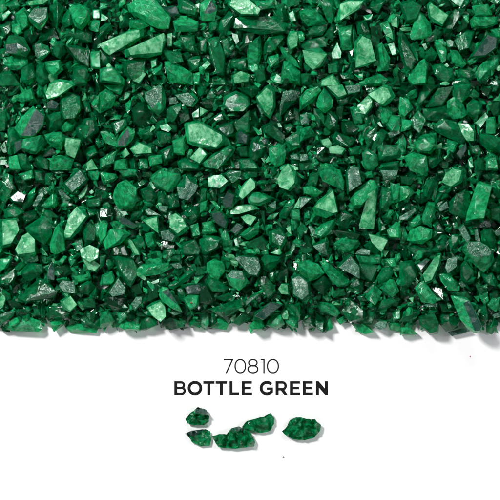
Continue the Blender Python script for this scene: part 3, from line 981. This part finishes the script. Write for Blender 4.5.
s 365,355 400,325 440,330 430,365 400,375 @silver shell chip@small silvery chip ribbed like a shell on the lower edge
b 255,340 300,330 370,385 320,400 290,385 @lowest green wedge@green wedge jutting out onto the white sheet under the silver shell chip
m 310,340 340,270 380,290 360,345
b 110,390 145,310 170,365 130,385
s 75,340 120,330 115,385 90,375
m 410,225 490,215 500,225 430,270 390,270
s 250,150 290,115 305,150 270,165
s 315,190 370,140 365,155 330,190
m 285,210 330,190 335,230 300,230
b 180,320 220,305 235,330 200,350
d 60,150 120,100 160,140 120,200
b 280,0 400,0 400,40 300,40
b 420,20 470,15 490,60 460,65
b 460,290 500,270 500,320 470,325
b 440,340 500,330 500,385 450,375
d 0,290 60,300 80,360 20,370
m 40,240 70,240 65,290 45,290
b 400,270 435,260 430,290 395,290
m 150,180 220,170 225,200 170,215
T 4 3
p 118,100 180,10 205,5 205,40 165,130 130,145 @pale club-shaped chip@pale club-shaped chip standing narrow end up
b 195,95 250,100 300,150 290,180 240,175 205,130 @bright-tipped pod@green pod-shaped chip with a glowing yellow-green tip
gb 255,205 330,215 350,230 410,355 400,385 370,388 340,370 270,240 | 317,240 345,228 410,352 398,378 375,380 @black-faced prism@long prism with a flat near-black face, leaning over the lower edge
m 0,40 60,30 85,70 80,110 40,160 0,150
g 80,50 130,15 150,25 100,80
s 225,65 240,20 290,5 285,60 240,95
m 300,60 330,25 370,80 365,130 330,140 305,110
b 75,165 120,130 185,215 180,235 110,235
s 110,250 190,240 190,260 140,262
m 0,320 30,285 95,265 95,295 50,330 0,335
m 95,310 170,290 195,340 190,390 150,400 100,350
m 190,300 250,260 300,320 290,360 230,380 195,340
b 0,360 40,355 90,395 60,400 0,402
g 240,385 330,360 350,380 260,405
b 405,225 440,205 445,230 420,245
b 430,350 470,300 490,350 460,398 430,385
b 435,250 460,215 500,210 480,285
m 385,270 430,250 440,320 410,330
m 410,100 460,90 490,140 480,165 440,150
m 370,140 400,130 430,180 400,195
s 290,140 310,125 330,155 310,165
d 150,155 220,160 230,230 190,220
b 35,235 60,235 65,255 40,255
m 255,190 330,180 350,210 310,230
m 440,40 500,0 500,80 460,80
s 460,300 500,280 500,310 475,315
d 200,245 260,240 280,280 210,290
"""

# ---------------------------------------------------------------- the traced chips of the heap
CHIPS = []
ox = oy = 0
for line in DATA.strip().splitlines():
    if line[0] == 'T':
        _, a, b = line.split()
        ox, oy = int(a) * 100, int(b) * 85
        continue
    head, *info = line.split('@')
    parts = head.split('|')
    def poly(s):
        return [(ox + float(k.split(',')[0]) / 5, oy + float(k.split(',')[1]) / 5) for k in s.split()]
    tone, outline = parts[0].split(' ', 1)
    P = poly(outline)
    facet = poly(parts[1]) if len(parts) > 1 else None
    CHIPS.append({'tone': tone[0], 'side': tone[1:] or None, 'P': P, 'facet': facet, 'info': [i.strip() for i in info], 'area': area(P), 'c': centre(P)})

order = sorted(CHIPS, key=lambda k: -(k['area'] + (1000 if k['info'] else 0)))
OWN = order[:294]
for k in OWN:
    k['own'] = True

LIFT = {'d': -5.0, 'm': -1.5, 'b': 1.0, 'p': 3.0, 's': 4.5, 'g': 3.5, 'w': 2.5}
GROW = {'d': 1.14, 'm': 1.1, 'b': 1.05, 'p': 1.05, 's': 1.04, 'g': 1.05, 'w': 0.85}

stuff_v, stuff_f, stuff_i, stuff_r = [], [], [], []
def add_stuff(v, f, idx, r):
    b = len(stuff_v)
    stuff_v.extend(v)
    stuff_f.extend([[q + b for q in a] for a in f])
    stuff_i.extend(idx)
    stuff_r.extend([r] * len(f))

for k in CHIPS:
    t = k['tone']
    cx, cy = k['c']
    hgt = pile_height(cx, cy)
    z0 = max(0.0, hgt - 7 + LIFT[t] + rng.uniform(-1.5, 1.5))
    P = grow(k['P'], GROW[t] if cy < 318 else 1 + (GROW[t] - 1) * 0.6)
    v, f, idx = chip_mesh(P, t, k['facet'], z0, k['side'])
    r = rng.random()
    if k.get('own'):
        o0 = at(cx, cy, z0 * S)
        o = link_mesh('glass_chip', [tuple(Vector(q) - o0) for q in v], f, [M[s] for s in SLOTS], idx, [r] * len(f))
        o.location = o0
        k['obj'] = o
    else:
        add_stuff(v, f, idx, r)

# ---------------------------------------------------------------- the rest of the heap, beneath and beyond
protos = []
for _ in range(26):
    n = rng.randint(5, 7)
    e = rng.uniform(0.5, 0.85)
    P = [(math.cos(6.283 * (i + rng.uniform(-.3, .3)) / n), e * math.sin(6.283 * (i + rng.uniform(-.3, .3)) / n)) for i in range(n)]
    P = [(x * 10, y * 10) for x, y in P]
    pts, th = chip_points(P, 'm')
    v, f, n_, c_ = hull([Vector((q[0], q[1], q[2] - th / 2)) for q in pts], bevel=0.3)
    protos.append((np.array(v), f))

sharp = []
for _ in range(18):
    v, f, n_, c_ = hull([Vector((rng.uniform(-11, 11), rng.uniform(-5.5, 5.5), rng.uniform(-4.5, 4.5))) for _ in range(7)])
    sharp.append((np.array(v), f))

def scatter(px, py, z, size, tones):
    kinds = sharp if size < 11 or rng.random() < 0.3 else protos
    v, f = kinds[rng.randrange(len(kinds))]
    R = np.array(Matrix.Rotation(rng.uniform(0, 6.283), 3, 'Z') @ Matrix.Rotation(rng.uniform(-.7, .7), 3, 'X') @ Matrix.Rotation(rng.uniform(-.7, .7), 3, 'Y'))
    sc = np.array([rng.uniform(.8, 1.25), rng.uniform(.8, 1.1), rng.uniform(.8, 1.1)]) * size / 20
    q = (v * sc) @ R.T
    lo = q[:, 2].min()
    zz = max(z, -lo + 0.05)
    o = at(px, py, zz * S)
    q = q * S + np.array(o)
    t = rng.choice(tones)
    add_stuff([tuple(a) for a in q], f, [SLOTS.index(t)] * len(f), rng.random())

X0, X1, Y0 = -70, 570, -70
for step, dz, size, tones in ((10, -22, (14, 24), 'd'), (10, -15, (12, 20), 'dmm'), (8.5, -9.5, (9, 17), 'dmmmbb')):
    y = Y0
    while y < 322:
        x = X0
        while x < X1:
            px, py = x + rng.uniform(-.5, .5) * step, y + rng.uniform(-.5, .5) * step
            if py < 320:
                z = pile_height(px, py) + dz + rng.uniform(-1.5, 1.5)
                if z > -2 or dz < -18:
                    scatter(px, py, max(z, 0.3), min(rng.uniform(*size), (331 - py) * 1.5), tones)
            x += step
        y += step
# the heap's foot, stopping short where the sheet shows in notches
NOTCH = ((38, 50, 317), (333, 353, 321), (437, 450, 327))
for _ in range(420):
    px, py = rng.uniform(-60, 560), rng.uniform(306, 329)
    size = rng.uniform(8, 15)
    if py + size * 0.45 > 333 or any(a - size / 2 < px < b_ + size / 2 and py + size / 2 > y_ for a, b_, y_ in NOTCH):
        continue
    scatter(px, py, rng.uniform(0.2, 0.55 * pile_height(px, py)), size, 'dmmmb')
# crumbs caught between the chips
for _ in range(2600):
    px, py = rng.uniform(-10, 510), rng.uniform(-10, 322)
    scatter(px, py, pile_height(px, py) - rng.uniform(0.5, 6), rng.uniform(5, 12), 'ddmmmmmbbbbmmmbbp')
# the heap goes on past the frame
for _ in range(1500):
    px, py = rng.uniform(X0, X1), rng.uniform(Y0, 318)
    if -6 < px < 506 and py > -6:
        continue
    scatter(px, py, pile_height(px, py) + rng.uniform(-6, 2), rng.uniform(12, 26), 'dmmmbbbp')

o = link_mesh('glass_chips', stuff_v, stuff_f, [M[s] for s in SLOTS], stuff_i, stuff_r)
tag(o, 'mass of small green glass chips filling the heap between and under the larger ones', 'glass chips', kind='stuff')

# ---------------------------------------------------------------- labels of the chips that stand alone
GROUP = 'green glass chips lying in the heap'
marks = [k for k in OWN if k['info']]
for k in OWN:
    tag(k['obj'], None, 'glass chip', GROUP)
    if k['info']:
        k['obj']['label'] = k['info'][1]

def shade_of(k):
    return {'d': 'dark green', 'm': 'deep green', 'b': 'bright green', 'p': 'pale mint', 's': 'silvery speckled', 'g': 'dull slate', 'w': 'white-glinting'}[k['tone']]
def shape_of(k):
    c, u, v, lu, lv = axis_of(k['P'])
    a = lu / max(lv, 0.1)
    n = len(k['P'])
    if a > 2.4: return 'sliver'
    if a > 1.7: return 'bar' if n <= 4 else 'oblong'
    if n == 3: return 'triangle'
    if n == 4: return 'block'
    return 'chunk' if k['area'] > 150 else 'nub'
used = {}
for k in OWN:
    if k['info']:
        continue
    near = sorted(marks, key=lambda m: math.dist(m['c'], k['c']))[:6]
    done = False
    for i, j in ((0, 1), (0, 2), (1, 2), (0, 3), (1, 3), (2, 3), (0, 4)):
        a, b = near[i]['info'][0], near[j]['info'][0]
        lab = f"{shade_of(k)} glass {shape_of(k)} between the {a} and the {b}"
        if len(lab.split()) <= 16 and frozenset((shade_of(k), shape_of(k), a, b)) not in used:
            used[frozenset((shade_of(k), shape_of(k), a, b))] = 1
            k['obj']['label'] = lab
            done = True
            break
    if not done:
        print('NO LABEL', k['c'])

# ---------------------------------------------------------------- five loose chips and a crumb below the lettering
LOOSE = []
def loose_chip(outline, hgt, facet, label, seed, peak=(0.5, 0.45)):
    """one chip lying by itself: jagged girdle, knobbly broken crown, undercut foot"""
    R = random.Random(seed)
    xs = [q[0] for q in outline]; ys = [q[1] for q in outline]
    c = (min(xs) + (max(xs) - min(xs)) * peak[0], min(ys) + (max(ys) - min(ys)) * peak[1])
    ringp = []
    n = len(outline)
    for i in range(n):
        a, b = outline[i], outline[(i + 1) % n]
        m = max(1, round(math.dist(a, b) / 2.6))
        for j in range(m):
            k = j / m
            jit = 0.0 if j == 0 else 0.3
            ringp.append((a[0] + (b[0] - a[0]) * k + R.uniform(-jit, jit), a[1] + (b[1] - a[1]) * k + R.uniform(-jit, jit)))
    n = len(ringp)
    off = Vector((R.uniform(0, 99), R.uniform(0, 99), R.uniform(0, 99)))
    def knob(x, y):            # broken facets: cells of unequal height and tilt
        d, pt = noise.voronoi(Vector((x / 4.2, y / 3.6, 0)) + off)
        e = noise.cell(pt[0] * 9.7)
        tilt = (pt[0].x - x / 4.2 - off.x) * noise.cell(pt[0] * 5.1 + off) * 0.9
        return 0.75 * (e - 0.5) + tilt * 0.6 + 0.15 * noise.noise(Vector((x, y, 0)) * 0.5 + off)
    def depth(x, y):           # distance to the outline
        best = 1e9
        for i in range(n):
            a, b = Vector(ringp[i]), Vector(ringp[(i + 1) % n])
            ab = b - a
            t = max(0.0, min(1.0, (Vector((x, y)) - a).dot(ab) / max(1e-9, ab.length_squared)))
            best = min(best, (a + ab * t - Vector((x, y))).length)
        return best
    inner = []
    tries = 0
    while tries < 2500:
        tries += 1
        q = (R.uniform(min(xs), max(xs)), R.uniform(min(ys), max(ys)))
        if inside(q, ringp) and depth(*q) > 1.2 and all(math.dist(q, k) > 1.9 for k in inner):
            inner.append(q)
    if facet:
        inner = [q for q in inner if not inside(q, facet)] + list(facet)
    pts2 = [Vector(q) for q in ringp] + [Vector(q) for q in inner]
    vo, eo, fo, *_ = geometry.delaunay_2d_cdt(pts2, [(i, (i + 1) % n) for i in range(n)], [], 1, 1e-5)
    dm = max(depth(q.x, q.y) for q in vo)
    V, F, FM = [], [], []
    for q in vo:
        d = depth(q.x, q.y)
        if d < 1e-3:
            z = hgt * (0.46 + 0.06 * noise.noise(Vector((q.x, q.y, 3)) * 0.4))
        elif facet and (inside(q, grow(facet, 1.02))):
            z = hgt * 1.04
        else:
            z = hgt * max(0.2, 0.46 + 0.48 * min(1, d / dm) ** 0.8 + knob(q.x, q.y) * min(1, d / 2.5))
        V.append((q.x, q.y, z))
    for f in fo:
        m = sum((Vector(vo[i]) for i in f), Vector((0, 0))) / len(f)
        if inside(m, ringp):
            F.append(tuple(f))
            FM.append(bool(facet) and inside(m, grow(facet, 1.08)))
    rim = [min(range(len(vo)), key=lambda t: (vo[t] - Vector(q)).length) for q in ringp]
    base = len(V)
    for k, zz in ((0.94, 0.16 * hgt), (0.82, 0.05)):
        for q in ringp:
            kk = k + R.uniform(-0.02, 0.02)
            V.append((c[0] + (q[0] - c[0]) * kk, c[1] + (q[1] - c[1]) * kk, zz))
    V.append((c[0], c[1], 0.05))
    for i in range(n):
        j = (i + 1) % n
        F += [(rim[i], rim[j], base + j, base + i), (base + i, base + j, base + n + j, base + n + i), (base + n + i, base + n + j, len(V) - 1)]
    o0 = at(*c, 0)
    W = [at(x, y, z * S) - o0 for x, y, z in V]
    bm = bmesh.new()
    bv = [bm.verts.new(q) for q in W]
    for k, f in enumerate(F):
        try: bm.faces.new([bv[i] for i in f]).material_index = int(k < len(FM) and FM[k])
        except ValueError: pass
    bmesh.ops.recalc_face_normals(bm, faces=bm.faces)
    me = bpy.data.meshes.new('loose_glass_chip'); 
    bm.to_mesh(me); bm.free()
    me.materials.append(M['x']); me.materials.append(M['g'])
    a = me.attributes.new('chip_rand', 'FLOAT', 'FACE')
    a.data.foreach_set('value', np.full(len(me.polygons), R.random(), dtype=np.float32))
    o = bpy.data.objects.new('loose_glass_chip', me); col.objects.link(o); o.location = o0
    return tag(o, label, 'glass chip', 'loose chips under the lettering')

def zp(s, x0, y0, k=6.25):
    return [(x0 + float(q.split(',')[0]) / k, y0 + float(q.split(',')[1]) / k) for q in s.split()]

loose_chip(zp('33,120 60,85 85,68 110,42 165,62 182,95 180,135 150,158 90,158 50,150', 180, 400), 9.5,
           zp('93,82 112,44 165,62 174,92 122,86', 180, 400),
           'small loose green chip with a flat slate-grey top, standing nearest the letters', 3, (0.55, 0.5))
loose_chip(zp('30,210 75,190 120,186 160,182 188,195 195,250 185,285 130,290 75,265 50,225', 180, 400), 7,
           zp('42,210 78,192 150,184 118,204 70,224', 180, 400),
           'small sharp-cornered loose chip with a dark upper edge beside the widest loose chip', 11)
loose_chip(zp('200,225 245,212 290,215 320,178 370,165 420,185 445,210 470,265 465,290 350,305 240,295 215,255', 180, 400), 10,
           zp('315,188 345,170 390,170 420,184 370,192', 180, 400),
           'widest loose chip, jagged, with a dark hump, in the middle of the loose row', 5, (0.6, 0.5))
loose_chip([(242, 427), (247, 421), (258, 418), (264, 416.5), (268, 414), (271, 413), (274, 418), (274, 424), (270, 431), (262, 433), (254, 432), (244, 430)], 9,
           None, 'wedge-shaped loose chip with white glints, slanting up behind the widest loose chip', 8, (0.6, 0.55))
loose_chip(zp('168,195 190,178 205,155 220,125 240,115 275,105 320,118 375,120 390,140 412,155 408,190 370,235 310,252 240,245 195,222', 255, 400), 11,
           None, 'rounded emerald loose chip lying apart from the other four', 21)
cr = hull([at(283.3 + math.cos(a) * 0.75, 456.8 + math.sin(a) * 0.6, zz * S) for a in (0.2, 1.3, 2.6, 3.9, 5.2) for zz in (0.05, 0.9)])
o = link_mesh('glass_crumb', cr[0], cr[1], [M['d']], None, [0.4] * len(cr[1]))
tag(o, 'tiny dark glass crumb alone on the bare white sheet below the loose chips', 'glass crumb')

cr = hull([at(470.2 + math.cos(a) * 0.6, 356.6 + math.sin(a) * 0.55, zz * S) for a in (0.4, 1.5, 2.4, 3.6, 5.0) for zz in (0.05, 0.7)])
o = link_mesh('red_crumb', cr[0], cr[1], [mred])
tag(o, 'tiny red crumb alone on the white sheet just outside the heap', 'crumb')

# the rust fleck on its chip
for k in OWN:
    if k['info'] and k['info'][0] == 'rust-flecked chip':
        ob = k['obj']
        me = ob.data
        p0 = at(191.4, 302.2, ob.location.z + 0.004)
        best = max((v.co.z for v in me.vertices if (v.co + ob.location - p0).xy.length < 0.004), default=max(v.co.z for v in me.vertices))
        pts = [Vector((p0.x - ob.location.x + math.cos(a) * rx * S, p0.y - ob.location.y + math.sin(a) * rx * 0.6 * S, best + dz * S))
               for a in (0.1, 0.9, 1.8, 2.9, 3.7, 4.6, 5.5) for rx, dz in ((1.1, -0.6), (0.8, 0.3))]
        v, f, _, _ = hull(pts)
        fl = link_mesh('fleck', v, f, [mr], None, None, ob)
        fl['label'] = 'rust-orange fleck stuck on the chip'
